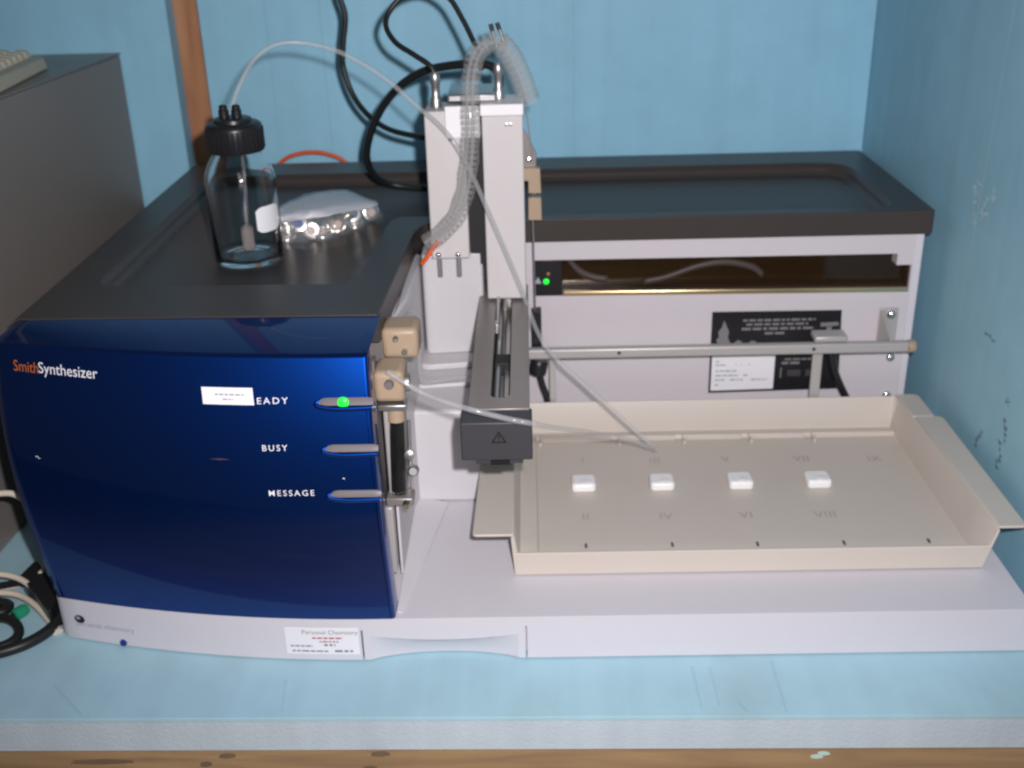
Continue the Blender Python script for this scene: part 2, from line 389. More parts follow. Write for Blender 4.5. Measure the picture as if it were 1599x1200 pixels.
MB().lathe([(3.2, -1), (3.4, 2), (2.8, 3)], (q.x, q.y-1.5, 4), 20, (0, -1, .25)).build("blue_foot_plug", mat("blue_plug", (.01, .03, .22), .4, var=.05), mach)
# round logo and the maker's lettering on the plinth (letters of which only the outline reads)
def PL(u, v): x = u; return (x, front_y(x)-1.6, v)
x0 = -414.9; lc = PL(x0, 24.1)
lg = MB(); th = [2*PI*k/24 for k in range(24)]
lg.add([PL(lc[0]+5.2*math.cos(a), lc[2]+4.3*math.sin(a)) for a in th], [tuple(range(24))]).build("round_logo", m_pblack, plinth)
lg2 = MB().add([(lambda P: (P[0], P[1]-.2, P[2]))(PL(lc[0]-1.2+2.2*math.cos(a), lc[2]+1.2+1.6*math.sin(a))) for a in th], [tuple(range(24))]); lg2.build("round_logo_dot", m_lgrey, plinth)
xt0, xt1 = -419.1, -362
tm = text_mesh("personal chemistry", 7.2, lambda u, v: PL(xt0+u, 23.5+v-(u*.018)), space=1.0, xs=1.0)
wd = max(a[0] for a in tm.v)-xt0; sc_ = (xt1-xt0)/wd
tm = text_mesh("personal chemistry", 7.2, lambda u, v: PL(xt0+u*sc_, 17+v), space=1.0)
tm.build("plinth_lettering", m_lgrey, plinth)
# serial sticker
sx0, sx1 = -221, -156.1
st = MB(); NX = 8
for i in range(NX): st.add([PL(sx0+(sx1-sx0)*(i+a)/NX, z) for a, z in ((0, 8), (1, 8), (1, 36.5), (0, 36.5))], [(0, 1, 2, 3)])
for i, v in enumerate(st.v): st.v[i] = (v[0], v[1]-.1, v[2])
stick = st.build("serial_sticker", m_paper, plinth, merge=.01)
def SK(u, v): q = PL(sx0+u, v); return (q[0], q[1]-.4, q[2])
W_ = sx1-sx0
t1 = text_mesh("Personal Chemistry", 6.2, lambda u, v: SK(15+u, 29.5+v)); t1.build("sticker_lettering", m_pgrey, stick)
tag(bars([(24, W_-14, 24.6, 1.6), (30, W_-18, 21, 1.3)], SK).build("sticker_red_lines", m_pred, stick), kind="stuff")
tag(bars([(4, 24, 16, 1.5), (34, 44, 17, 2.2), (5, W_-28, 10.6, 1.6), (W_-22, W_-6, 10.6, 2.2)], SK).build("sticker_grey_lines", m_pgrey, stick), kind="stuff")

# --- left housing: body, bowed blue panel, charcoal cover
ZT, ZC = 281.0, 266.5
MB().box(-430, -128.5, 100, 640, HB+.5, 268).build("left_housing", m_body, mach, bevel=2)
MB().box(-133, -126.5, 140, 215, HB+.4, 263).build("side_plate", m_white2, mach, bevel=1)
MB().prism([(16, HB+.4), (58, 262), (72, 262), (72, HB+.4)], -142, -131.8, "x").build("side_trim", m_body, mach, bevel=1)
def xl(t): return -434 - 20*math.sin(min(1, t*1.25)*PI/2) + 0
def xr(t): return -122.5 - 9*t
def panel_y(x, t): return front_y(x) + 34*t**2.8 - 9*t - 2.4
def panel_pt(x, z, off=0):
    t = (z-46)/(ZT-46); return (x, panel_y(x, t)-off, z)
NU, NV = 40, 26
rows = [(v/NV) for v in range(NV)] + [.985, .994, 1]
mb = MB(); vs = []; fs = []
prof_rows = []
for t in rows:
    a, b = xl(t), xr(t); row = []
    row.append((a+3, panel_y(a, t)+40, 46+(ZT-46)*t)); row.append((a+.5, panel_y(a, t)+16, 46+(ZT-46)*t)); row.append((a+.4, panel_y(a, t)+5, 46+(ZT-46)*t))
    for i in range(NU+1):
        x = a+2.0+(b-a-5)*i/NU; row.append((x, panel_y(x, t), 46+(ZT-46)*t))
    row.append((b-4.2, panel_y(b, t), 46+(ZT-46)*t)); row.append((b-2.4, panel_y(b, t)+.12, 46+(ZT-46)*t)); row.append((b-.9, panel_y(b, t)+1.0, 46+(ZT-46)*t)); row.append((b, panel_y(b, t)+3.2, 46+(ZT-46)*t)); row.append((b, panel_y(b, t)+24, 46+(ZT-46)*t))
    prof_rows.append(row)
# rounded shoulder, then the sloping top strip up to the charcoal cover
last = prof_rows[-1]
y_top = lambda x: 90.0 + (3.0*(-x-130)/320)
for k, (fz, fy) in enumerate(((1.1, .03), (2.0, .09), (5.6, .5), (10.3, 1.0), (10.3, 1.25))):
    row = []
    for i, pnt in enumerate(last):
        yt = y_top(pnt[0]); yy = pnt[1] + (yt-pnt[1])*min(1, fy) + max(0, fy-1)*20
        xx = pnt[0] + 14*min(1, fy)*(1-(pnt[0]-last[0][0])/(last[-1][0]-last[0][0]))**4
        if i > NU+4: xx = pnt[0] + 3.5*min(1, fy)
        row.append((xx, yy, ZT+fz-(0.0)))
    prof_rows.append(row)
nc = len(prof_rows[0]); vs = [p for r in prof_rows for p in r]
fs = [(j*nc+i, j*nc+i+1, (j+1)*nc+i+1, (j+1)*nc+i) for j in range(len(prof_rows)-1) for i in range(nc-1)]
panel = MB().add(vs, fs).build("front_panel", m_blue, mach, ang=60, solid=0)
# lettering on the panel
def place_on(x0, z0, slope=0, off=.5, k=1.0): return lambda u, v: panel_pt(x0+u*k, z0+v*k+slope*u, off)
def put(body, name, m, x0, x1, z0, size, slope=0, bold=0, space=1.0):
    t = text_mesh(body, size, lambda u, v: (u, 0, v), bold=bold, space=space)
    us = [p[0] for p in t.v]; k = (x1-x0)/(max(us)-min(us)); f = place_on(x0, z0, slope)
    t.v = [f((p[0]-min(us))*k, p[2]) for p in t.v]; return t.build(name, m, panel)
yy_ = 74
xA, xM, xB = -434, -410.6, -357
zA, zM = 261.1, 261.2
put("Smith", "orange_lettering", m_porange, xA, xM-.3, zA, 12.5, -.02, bold=.0)
put("Synthesizer", "white_lettering", m_print, xM, xB, zM, 12.5, -.02, bold=.012)
put("READY", "ready_lettering", m_print, -228.6, -196.7, 245.4, 7.2, .02, bold=.03, space=1.35)
put("BUSY", "busy_lettering", m_print, -220.5, -199.7, 207.2, 7.2, .02, bold=.03, space=1.35)
put("MESSAGE", "message_lettering", m_print, -218.5, -180.6, 168.1, 7.2, .02, bold=.03, space=1.35)
# little white asset label, a bit askew over the R of READY
def LB(u, v, o=.9): return panel_pt(-263-4+u-.10*(v-245.4)*.55, v-.035*u*0, o)
lx0, lx1 = -263.8-3.5, -221.3-3.5; lz0, lz1 = 244.7, 258.3
lb = MB()
for i in range(6):
    a, b = (lx1-lx0)*i/6, (lx1-lx0)*(i+1)/6
    lb.add([LB(a, lz0), LB(b, lz0), LB(b, lz1), LB(a, lz1)], [(0, 1, 2, 3)])
lab = lb.build("asset_label", m_frost, panel, merge=.01)
tag(bars([(11, 36, (lz0*.45+lz1*.55), 1.3), (17, 26, (lz0*.72+lz1*.28), 1.1)], lambda u, v: LB(u, v, 1.2)).build("label_print", m_lgrey, lab), kind="stuff")
# three indicator windows: grey lens on a blue lip
for (a, b, lit) in (((-174.7, 12, 246.9), (-130.5, 12, 246), 1), ((-171.4, 1, 209.1), (-128.5, 1, 208.3), 0), ((-169.8, -3, 169.8), (-128.3, -3, 169), 0)):
    a = Vector(a); b = Vector(b); z = a.z
    xa_, xb_ = a.x+2, b.x+3
    def LP(x, dz, o): return panel_pt(x, z+dz, o)
    n = 16; top = []; 
    mbL = MB(); vs = []; fs = []
    for i in range(n+1):
        t = i/n; x = xa_+(xb_-xa_)*t; hgt = 3.6*(1-(1-min(1, t*5))**2)**.5*(1 if t < .92 else 1-.25*(t-.92)/.08)
        vs += [LP(x, -hgt*.62, .4), LP(x, -hgt*.5, 2.2), LP(x, hgt*.75, 1.2), LP(x, hgt, .2)]
    for i in range(n):
        for k in range(3): fs.append((i*4+k, (i+1)*4+k, (i+1)*4+k+1, i*4+k+1))
    lens = mbL.add(vs, fs).build("indicator_lens", m_lens, panel, ang=70)
    lip = smooth_path([LP(xa_+3, 2.0, .2), LP(xa_-1.5, -.6, .6), LP(xa_+2, -3.0, 1.4), LP(xa_+12, -4.3, 1.7), LP((xa_+xb_)/2, -4.5, 1.7), LP(xb_-1, -4.0, 1.4)], 6)
    MB().tube(lip, [.6+1.7*min(1, i/8) for i in range(len(lip))], 8).build("indicator_lip", m_blue, panel, ang=70)
    if lit:
        g = Vector(LP(xa_+(xb_-xa_)*.46, .2, 1.6)); MB().lathe([(4.6, 0), (4.4, .5), (3, 1.0), (.3, 1.25)], g, 20, (0, -1, .25)).build("green_light", m_led, lens, ang=80)
for p, wd_, hg in (((-421.7, 38, 189.2), 1.6, .7), ((-419.8, 38, 187.9), 1.2, .6), ((-155.4, -3, 183.9), .9, .9)):
    MB().add([panel_pt(p[0]-wd_, p[2]-hg*.4, .5), panel_pt(p[0]+wd_, p[2]-hg*.6, .5), panel_pt(p[0]+wd_*.6, p[2]+hg*.6, .5), panel_pt(p[0]-wd_*.8, p[2]+hg*.5, .5)], [(0, 1, 2, 3)]).build("chip", m_print, panel)
p = (-256.8, 5, 199.3); MB().add([panel_pt(p[0]+a*9, p[2]+b*.8, .5) for a, b in ((-1, 0), (0, -.8), (1, 0), (0, .8))], [(0, 1, 2, 3)]).build("scratch", mat("dull_scratch", (.16, .12, .16), .6, var=0, alpha=.5), panel)
# charcoal cover with its L-shaped sunken top
HC = 292.5
outer = rounded([(-443, 95), (-129.5, 88.5), (-121, 330), (-112, 368.5), (434, 368.5), (434, 662), (-443, 662)], [3, 3, 60, 42, 4, 6, 6], 8)
cover = MB().prism(outer, ZC, HC).build("top_cover", m_cover, mach)
inner = rounded([(-403, 176), (-162, 170), (-150, 395), (-100, 386.5), (398, 386.5), (398, 598), (-403, 598)], [26, 26, 60, 30, 30, 46, 34], 9)
deep = MB(); nI = len(inner); cxm = [(-280, 380)]
def inset(poly, d):
    out = []; n = len(poly)
    for i in range(n):
        a, b, c = Vector(poly[i-1]), Vector(poly[i]), Vector(poly[(i+1) % n])
        t = ((c-b).normalized()+(b-a).normalized()); t = t.normalized() if t.length > 1e-6 else (c-b).normalized()
        nn = Vector((-t.y, t.x)); out.append(tuple(b+nn*d))
    return out
lv = [(HC+5, 0), (HC-1, 0), (HC-9, 2), (HC-13.5, 5), (HC-15, 9)]
vs = []; 
for z, d in lv: vs += [(x, y, z) for x, y in inset(inner, d)]
fs = [tuple(range(nI)), tuple((len(lv)-1)*nI+k for k in range(nI))]
for j in range(len(lv)-1): fs += [(j*nI+i, j*nI+(i+1) % nI, (j+1)*nI+(i+1) % nI, (j+1)*nI+i) for i in range(nI)]
deep.add(vs, fs); cut(cover, [deep]); bevel_mod(cover, 2.6, 3, 50)

# --- rear housing with the long slot
YR = 374
rear = MB().box(-118, 425.5, YR, 640, HB+.5, ZC-.6).build("rear_housing", m_pale, mach)
cut(rear, [MB().prism([(3, 203), (417.3, 199.5), (417.3, 230.5), (401, 230.5), (401, 243.5), (3, 244.5)], YR-20, YR+60, 'y')])
MB().box(418.3, 427, YR-1.5, 640.8, HB+.6, ZC-1).build("side_panel", m_white, mach, bevel=.6)
MB().box(-2, 420, YR+50, YR+54, 190, 255).build("slot_back", m_inner, mach)
MB().prism([(35.3, 203.2), (416.9, 199.9), (416.9, 230.2), (415.8, 230.2), (415.8, 206), (35.3, 209)], YR+3.3, YR+49.5, "y").build("slot_liner", m_inner, mach)
MB().prism([(3.6, 203.6), (34.5, 203.3), (34.5, 243.9), (3.6, 244.1)], YR-1, YR+3, 'y').build("status_panel", m_black, mach, bevel=.4)
p = (17.1, 373, 220.2); led = MB().lathe([(3.3, 0), (3.3, 1), (2.2, 2), (.2, 2.4)], Vector(p)+Vector((0, .4, 0)), 16, (0, -1, 0)).build("status_light", m_led, mach, ang=80)
p = Vector((19.4, 373, 229)); MB().lathe([(2.0, 0), (1.8, 1), (.2, 1.6)], p, 12, (0, -1, 0)).build("status_light_off", m_ledoff, mach, ang=80)
p = Vector((8, 373, 221.9)); MB().add([(p.x-4, 372.6, p.z-4), (p.x+4, 372.6, p.z-4), (p.x, 372.6, p.z+4)], [(0, 1, 2)]).build("status_symbol", m_lgrey, mach)
MB().prism([(35.3, 209.5), (416.8, 206.5), (416.8, 230.2), (400.6, 230.2), (400.6, 243.2), (35.3, 244.2)], YR+16, YR+18, 'y').build("amber_window", m_amber, mach)
MB().box(36, 330, YR+20, YR+24, 212, 214.6).build("inner_rail", m_gold, mach, bevel=.5)
strip = MB().prism([(35.3, 202.9), (417, 199.6), (417, 205.4), (35.3, 208.6)], YR-2.5, YR+3, 'y').build("brass_sill", m_gold, mach, bevel=1.2, seg=3)
MB().box(345, 396, YR+22, YR+48, 206, 241).build("inner_block", m_dark, mach, bevel=1)
MB().box(120, 300, YR+30, YR+48, 205, 222).build("inner_block", m_black, mach, bevel=1)
rb_ = smooth_path([(36, YR+13, 246), (50, YR+13, 226), (66, YR+13, 216), (85, YR+13, 212)], 6)
def ribbon(path, h0, nm):
    m_ = MB(); n_ = len(path); 
    m_.add([q for pnt in path for q in ((pnt[0], pnt[1], pnt[2]), (pnt[0]+2, pnt[1]+1.5, pnt[2]+h0))], [(2*i, 2*i+2, 2*i+3, 2*i+1) for i in range(n_-1)])
    m_.build(nm, m_ribbon, mach, ang=80, solid=.6)
ribbon(rb_, 8, "ribbon_cable")
ribbon(smooth_path([(125, YR+13, 209), (150, YR+13, 214), (185, YR+13, 226), (215, YR+13, 230), (245, YR+13, 224), (258, YR+13, 214)], 6), 7, "ribbon_cable")
# rating plate on the rear face
def RP(u, v): return lambda o=0: (u, YR-.5-o, v)
pl = MB().prism([(202.2, 80.5), (351.0, 83.0), (346.2, 179.3), (202.2, 180)], YR-.9, YR-.1, 'y').build("rating_plate", m_pblack, mach)
MB().prism([(204.5, 83.5), (276, 84.8), (276, 128), (204.5, 128)], YR-1.3, YR-.95, 'y').build("white_label", m_paper, pl)
RPf = lambda u, v: (u, YR-1.2, v); RPw = lambda u, v: (u, YR-1.6, v)
tag(bars([(237, 318, 168, 2.6), (241, 310, 163, 2.6), (236, 318, 157.5, 3.0), (262, 286, 152, 2.8), (287, 318, 120, 2.2), (284, 304, 115, 3)], RPf).build("plate_print", m_labelgrey, pl), kind="stuff")
tag(bars([(209, 214, 119, 1.7), (209, 221, 114.5, 1.7), (231, 233, 115, 1.2), (238, 240, 115, 1.2), (246, 248, 115, 1.2), (209, 233, 107, 1.9), (209, 236, 101.5, 1.9), (241, 246, 101.5, 1.9), (209, 220, 96, 1.9), (226, 241, 96, 1.9), (250, 268, 96, 1.9), (209, 213, 90, 1.9)], RPw).build("label_print", m_lgrey, pl), kind="stuff")
flame = [(212, 138), (208, 146), (211, 150), (210, 156), (214, 162), (216, 170), (219, 163), (222, 156), (221, 149), (224, 143), (219, 136)]
MB().add([RPf(*q) for q in flame], [tuple(range(len(flame)))]).build("leaf_symbol", m_labelgrey, pl)
MB().add([RPf(*q) for q in ((225, 140), (233, 146), (238, 143), (231, 137), (241, 138), (248, 145), (254, 143), (246, 136))], [(0, 1, 2, 3), (4, 5, 6, 7)]).build("leaf_symbol", m_labelgrey, pl)
MB().add([RPf(*q) for q in ((324, 160), (344, 161), (344, 165.5), (324, 165)) ] + [RPf(*q) for q in ((331, 146), (336, 146), (337, 160), (331, 160))], [(0, 1, 2, 3), (4, 5, 6, 7)]).build("plate_symbol", m_labelgrey, pl)
MB().add([RPf(*q) for q in ((283, 98), (284.4, 98), (284.4, 111), (283, 111))], [(0, 1, 2, 3)]).build("plate_symbol", m_labelgrey, pl)
tag(bars([(291, 320, 100, 8)], RPf).build("plate_mark", mat("dim_print", (.055, .05, .055), .5, var=0), pl), kind="stuff")
for p in ((406.7, 374, 120.8), (407.7, 374, 73.4)):
    MB().lathe([(5.2, -.5), (5.2, .8), (3.8, 2.6), (1.2, 3.4), (.1, 3.4)], p, 20, (0, -1, 0)).build("screw", m_chrome, mach, ang=60)
# rail along the rear face, its bracket and post
zr = 153; yr_ = 330
rail = MB().box(-30, 410, yr_-5, yr_+5, zr-6.5, zr+5.5).build("guide_rail", m_alu, mach, bevel=2.6, seg=3)
MB().lathe([(6.8, 0), (7.2, 1), (7.2, 6), (6.4, 7.4), (.1, 7.6)], (409, yr_, zr-.5), 24, (1, 0, 0)).build("rail_end_cap", m_beige, rail)
for p in ((94.8, 325, 158.7), (305.9, 325, 154.2)):
    p = Vector(p); MB().lathe([(1.9, -.3), (1.9, .5), (.1, .9)], (p.x, yr_-5, zr), 12, (0, -1, 0)).build("rail_screw", m_dark, rail)
MB().prism([(376, 139), (376, 178), (371, 180), (330, 159.5), (326, 153), (330, 147)], 389, 392.5, 'x').build("rail_bracket", m_alu, mach, bevel=.8)
MB().box(388, 409, YR-3, YR-.3, 141, 181).build("bracket_foot", m_alu, mach, bevel=.8)
MB().lathe([(5.2, 0), (5.2, 1.4), (3.6, 3.2), (.1, 4)], (401, YR-3, 174), 20, (0, -1, 0)).build("screw", m_chrome, mach, ang=60)
xp = 316
MB().box(xp-5.5, xp+5.5, yr_+13, yr_+16.5, HB+.3, zr+5.5).build("rail_post", m_alu, mach, bevel=.8)
MB().box(xp-9, xp+27, yr_-2, yr_+20, zr+5.8, zr+13).build("rail_clamp", m_alu, mach, bevel=2)
MB().tube(smooth_path([(xp+20, yr_+24, zr+4), (xp+17, yr_+22, zr-14), (xp+22, yr_+22, zr-36), (xp+34, yr_+26, zr-62), (xp+50, yr_+30, zr-90)], 6), 4.2).build("drain_hose", m_black, mach, ang=80)

# --- white moulding in the corner beside the left housing
blk = MB().box(-127.5, -52, 196, 372, HB+.3, 149).build("corner_block", m_white2, mach, bevel=4, seg=3)
bb = rounded([(-124, 246), (-52, 254), (-52, 372), (-124, 372)], [14, 3, 2, 2], 6)
MB().prism(bb, 149.3, 154).build("corner_step", m_white2, mach, bevel=1.4, seg=3)
MB().prism(rounded([(-120, 282), (-52, 291), (-52, 372), (-120, 372)], [14, 3, 2, 2], 6), 154.3, 161).build("corner_step", m_white2, mach, bevel=2.6, seg=3)
MB().prism(rounded([(-114, 312), (-50, 318), (-50, 372), (-114, 372)], [8, 4, 2, 2], 6), 161.3, 272).build("corner_upright", m_white2, mach, bevel=3.2, seg=3)
MB().prism([(-126, 150), (-117, 200), (-116, 340), (-126, 340)], HB+.5, 266).build("corner_rib", m_white2, mach, bevel=3, seg=3)
# deck fold beside the housing
MB().add([(-122, 6, HB+.6), (-116, 6, HB+.6), (-88, 196, HB+.6), (-122, 196, HB+.6), (-122, 6, HB+2.2), (-119, 6, HB+1.6), (-92, 196, HB+1.6), (-122, 196, HB+6)],
         [(3, 2, 1, 0), (4, 5, 6, 7), (0, 1, 5, 4), (1, 2, 6, 5), (2, 3, 7, 6), (3, 0, 4, 7)]).build("deck_fold", m_white, mach, bevel=.5)

# --- valves and syringe on the side of the left housing
def block_at(c, dx, dy, dz, nm, m, par, bv=3): return MB().box(c[0]-dx, c[0]+dx, c[1]-dy, c[1]+dy, c[2]-dz, c[2]+dz).build(nm, m, par, bevel=bv, seg=3)
v1 = block_at((-114, 112, 262), 16, 17, 14, "valve_head", m_beige, mach, 5)
v2 = block_at((-120, 66, 242), 13, 18, 14, "valve_head", m_beige, mach, 5)
MB().lathe([(9, 0), (9, 5), (6, 7), (.1, 7)], (-107, 112, 262), 20, (1, 0, 0)).build("valve_cap", m_beige, v1)
for c in ((-117, 95, 268), (-110, 95, 256)): MB().lathe([(2.6, 0), (2.6, 4), (1.6, 6), (.1, 6)], c, 12, (0, -1, 0)).build("valve_fitting", m_steel, v1)
MB().lathe([(4.2, 0), (4.2, 4), (3.0, 7), (.1, 7)], (-119, 49, 246), 16, (0, -1, .1)).build("tube_fitting", m_lens, v2)
MB().lathe([(8, 0), (8, 3), (.1, 3)], (-107, 64, 240), 18, (1, 0, 0)).build("valve_cap", m_steel, v2)
for z in (230, 224): MB().cyl((-121, 56, z), (-108, 52, z), 2.2, 10).build("valve_fitting", m_chrome, v2)
MB().box(-131, -106.5, 50, 66, 219.5, 225).build("syringe_clamp", m_steel, mach, bevel=1)
sy = MB().cyl((-117, 62, 222), (-119, 56, 138), 6.6, 20).build("syringe_barrel", m_glass, mach, ang=60)
MB().cyl((-117, 62, 222.6), (-117.3, 61, 206), 7.6, 20).build("barrel_collar", m_beige, sy, ang=60)
MB().cyl((-117.4, 61, 205), (-119, 56.2, 140), 5.4, 18).build("syringe_plunger", m_black, sy, ang=60)
MB().box(-128, -119, 58, 74, 128, 226).build("syringe_bracket", m_alu, mach, bevel=1.5)
MB().box(-113, -109.5, 66, 72, 132, 228).build("syringe_bracket", m_steel, mach, bevel=1)
MB().cyl((-107, 62, 205), (-107.5, 56, 165), 1.8, 10).build("lever_rod", m_steel, mach, ang=60)
MB().lathe([(3.2, 0), (4.8, 2), (4.8, 8), (3.4, 10), (.1, 10)], (-104.5, 57, 160), 18, (0, -1, .3)).build("knurled_knob", m_steel, mach, ang=50)
MB().lathe([(3.4, 0), (4.2, 2), (4.2, 7), (.1, 8)], (-107, 57, 176), 18, (0, -1, .2)).build("knurled_knob", m_steel, mach, ang=50)
MB().box(-130, -106, 48, 66, 128, 136).build("syringe_clamp", m_arm, mach, bevel=1.5)
MB().lathe([(4, 0), (4, 5), (2.5, 7), (.1, 7)], (-112, 49, 131), 16, (0, -1, 0)).build("clamp_screw", m_chrome, mach, ang=50)
MB().box(-131, -124.5, 46, 62, 60, 128).build("syringe_bracket", m_alu, mach, bevel=1.5)
MB().box(-123.5, -121, 60, 200, 50, 128).build("drip_guard", m_white2, mach, bevel=1)

# --- robot arm: charcoal boom, slate nose, two columns
arm = MB().box(-54.5, -3, 40, 352, 196, 225).build("arm_boom", m_arm, mach)
cut(arm, [MB().prism(rounded([(-36, 62), (-20, 62), (-20, 330), (-36, 330)], [8, 8, 1, 1], 8), 203, 240)])
bevel_mod(arm, 1.2, 2, 50)
MB().cyl((-31.5, 64, 214), (-31.5, 350, 214), 3.0, 14).build("drive_screw", m_steel, arm)
MB().box(-25.5, -21, 66, 348, 204, 211).build("slide_rail", m_steel, arm, bevel=.5)
MB().box(-35, -21, 150, 172, 206, 219).build("slide_carriage", m_dark, arm, bevel=1)
MB().cyl((-33, 226, 226), (-34, 300, 229), 1.6, 10).build("needle_guide", m_steel, arm, ang=60)
MB().box(-36, -32, 220, 232, 220, 230).build("needle_guide_block", m_steel, arm, bevel=.8)
nose = MB().box(-60, -1, 17, 44, 188.5, 223.5).build("arm_nose", m_armblock, mach, bevel=1.6, seg=3)
MB().box(-48, -9, 19, 43, 184.5, 188.8).build("nose_foot", m_armblock, nose, bevel=.8)
MB().box(-36, -20, 17.6, 24, 184, 188.2).build("nose_latch", m_black, nose)
tx, tz = -28.5, 209.6
tri = [(tx-6.4, tz-4.6), (tx+6.4, tz-4.6), (tx, tz+6.2)]
ti = [(tx-4.4, tz-3.5), (tx+4.4, tz-3.5), (tx, tz+4.0)]
MB().add([(x, 16.7, z) for x, z in tri+ti], [(0, 1, 4, 3), (1, 2, 5, 4), (2, 0, 3, 5)]).add([(tx-.45, 16.7, tz-.9), (tx+.45, 16.7, tz-.9), (tx+.6, 16.7, tz+2.2), (tx-.6, 16.7, tz+2.2)], [(0, 1, 2, 3)]).add([(tx-.5, 16.7, tz-2.6), (tx+.5, 16.7, tz-2.6), (tx+.5, 16.7, tz-1.6), (tx-.5, 16.7, tz-1.6)], [(0, 1, 2, 3)]).build("warning_triangle", m_pblack, nose)
MB().box(-50, -8, 312, 350, 130, 195.5).build("arm_carriage", m_arm, mach, bevel=1.5)
colr = MB().box(-45, -4.8, 300, 352, 227.5, 416).build("z_column", m_gantry, mach, bevel=1.4)
MB().box(-46.2, -4, 298.6, 354, 416.3, 427.5).build("column_cap", m_gantrywhite, colr, bevel=1.2)
p = Vector((-18.8, 299, 407.8)); 
for dx in (-2, 2): MB().lathe([(1.8, -.3), (1.8, .7), (.1, 1)], (p.x+dx, 300, p.z), 10, (0, -1, 0)).build("column_screw", m_steel, colr)
MB().lathe([(2.6, 0), (2.6, 4), (1.4, 6), (.1, 6)], (-33, 304, 227.5), 12, (0, 0, -1)).build("column_pin", m_steel, colr)
coll = MB().box(-101, -62, 300, 352, 272.3, 422).build("y_column", m_gantry, mach, bevel=1.4)
for x in (-93.9, -74):
    MB().cyl((x, 307, 251), (x, 307, 276), 2.6, 12).build("column_pin", m_steel, coll, ang=60)
    MB().lathe([(3, 0), (3, 2.5), (1.6, 4), (.1, 4)], (x, 300.5, 277), 12, (0, -1, 0)).build("column_bolt", m_chrome, coll, ang=60)
MB().box(-61.5, -46, 318, 350, 260, 420).build("column_gap_fill", m_dark, mach)  # near-black fill; its colour makes the gap between the columns dark
tp = MB().box(-80.5, -46.8, 296.5, 299.6, 396, 427).build("column_plate", m_gantrywhite, mach, bevel=1)
MB().box(-78, -30, 310, 372, 427.8, 436).build("column_lid", m_steel, mach, bevel=2)
p = Vector((-76.3, 299, 394.8)); MB().lathe([(2, -.3), (2, 1), (.1, 1.4)], p, 10, (0, -1, 0)).build("plate_screw", m_dark, mach)
# grey cheek plate, beige slider with its clamp screw and the thin rod at the right of the column
ck = [(-7.9, 352, 399), (1, 352, 383.1), (8.6, 352, 367.1), (7.8, 352, 353.8), (-8.2, 352, 354.2)]
MB().prism([(q[0], q[2]) for q in ck], 350, 354, 'y').build("cheek_plate", m_arm, mach, bevel=.6)
p = Vector((0.6, 349, 361.3)); MB().lathe([(2.6, 0), (2.4, 1.6), (.1, 2.2)], (p.x, 350, p.z), 12, (0, -1, 0)).build("cheek_screw", m_chrome, mach, ang=60)
sl = MB().prism([(q[0], q[2]) for q in ((-5.5, 345, 354.4), (11.7, 345, 354), (12.6, 345, 327.7), (-0.7, 345, 328), (-0.5, 345, 340.9), (-5.2, 345, 341))], 341, 352, 'y').build("beige_slider", m_beige, mach, bevel=.8)
MB().prism([(q[0], q[2]) for q in ((-0.8, 345, 323.3), (12.5, 345, 323), (12.9, 345, 298.9), (-1.3, 345, 299.2))], 341, 352, 'y').build("slider_lower_half", m_beige, sl, bevel=.8)
p = Vector((4.5, 345, 325.2)); MB().cyl((p.x-.5, 346, p.z-7), (p.x+.5, 346, p.z+7), 3.2, 14).build("clamp_screw", m_chrome, sl, ang=60)
a = Vector((3.4, 347, 298.5)); b = Vector((4.4, 347, 191)); MB().cyl(tuple(a), tuple(b), .9, 8).build("needle_rod", m_steel, mach, ang=60)
a = Vector((-1.1, 350, 412.2)); b = Vector((4, 350, 365)); MB().cyl(tuple(a), tuple(b), .8, 8).build("needle_wire", m_steel, mach, ang=60)
bx = [(0.3, 347, 197.1), (10.8, 347, 198.3), (10.9, 347, 155.3), (0.2, 347, 154)]
MB().prism([(q[0], q[2]) for q in bx], 340, 354, 'y').build("black_sensor", m_black, mach, bevel=1)
p = Vector((6.9, 345, 129.9)); MB().lathe([(9.5, -8), (10, -6), (10, 6), (8, 9), (.1, 9)], p, 20, (.2, 0, 1)).build("black_plug", m_black, mach, ang=50)
MB().tube(smooth_path([(p.x+1, p.y, p.z-8), (p.x+4, p.y, p.z-22), (p.x+9, p.y, p.z-38), (p.x+12, p.y, p.z-56)], 5), 3.6).build("plug_cable", m_black, mach, ang=80)
MB().box(p.x+12, p.x+19, 343.5, 347, HB+.4, zr-6.8).build("rail_post", m_alu, mach, bevel=.8)
# cable connectors on the column tops
for (xx, yy, zz, nm) in ((-89.9, 320, 422.3, "cable_connector"), (-28, 330, 427.8, "cable_connector")):
    MB().lathe([(5.6, 0), (5.6, 9), (4.2, 11), (4.2, 22), (5, 23), (5, 31), (3.4, 34), (.1, 34)], (xx, yy, zz), 20).build(nm, m_steel, mach, ang=40)

# ================================================================== TRAY ON THE DECK
ZR_, ZF = 88.5, 48.5
tray = empty("rack_tray", (195, 200, HB), "large beige plastic tray with roman numerals and flanged ends, lying on the white deck", "tray")
YF_, YB_ = 62.5, 339
def row_pts(y): return [(-21, ZR_), (-15.5, 53.5), (1, 52.5), (2.5, ZF), (402, ZF), (414-.02*(y-60), ZR_)]
ys = [YF_, 110, 203, 285, 320, 322.5, 333, YB_]
vs = []; fs = []
for y in ys:
    for k, (x, z) in enumerate(row_pts(y)):
        if y == YB_: z = ZR_
        elif y in (322.5, 333): z = max(z, 52.5)
        vs.append((x, y, z))
nx = 6
for j in range(len(ys)-1):
    for i in range(nx-1): fs.append((j*nx+i, j*nx+i+1, (j+1)*nx+i+1, (j+1)*nx+i))
tb = MB().add(vs, fs)
tb.build("tray_body", m_tray, tray, solid=2.4, ang=35, merge=.05, bevel=1.0)
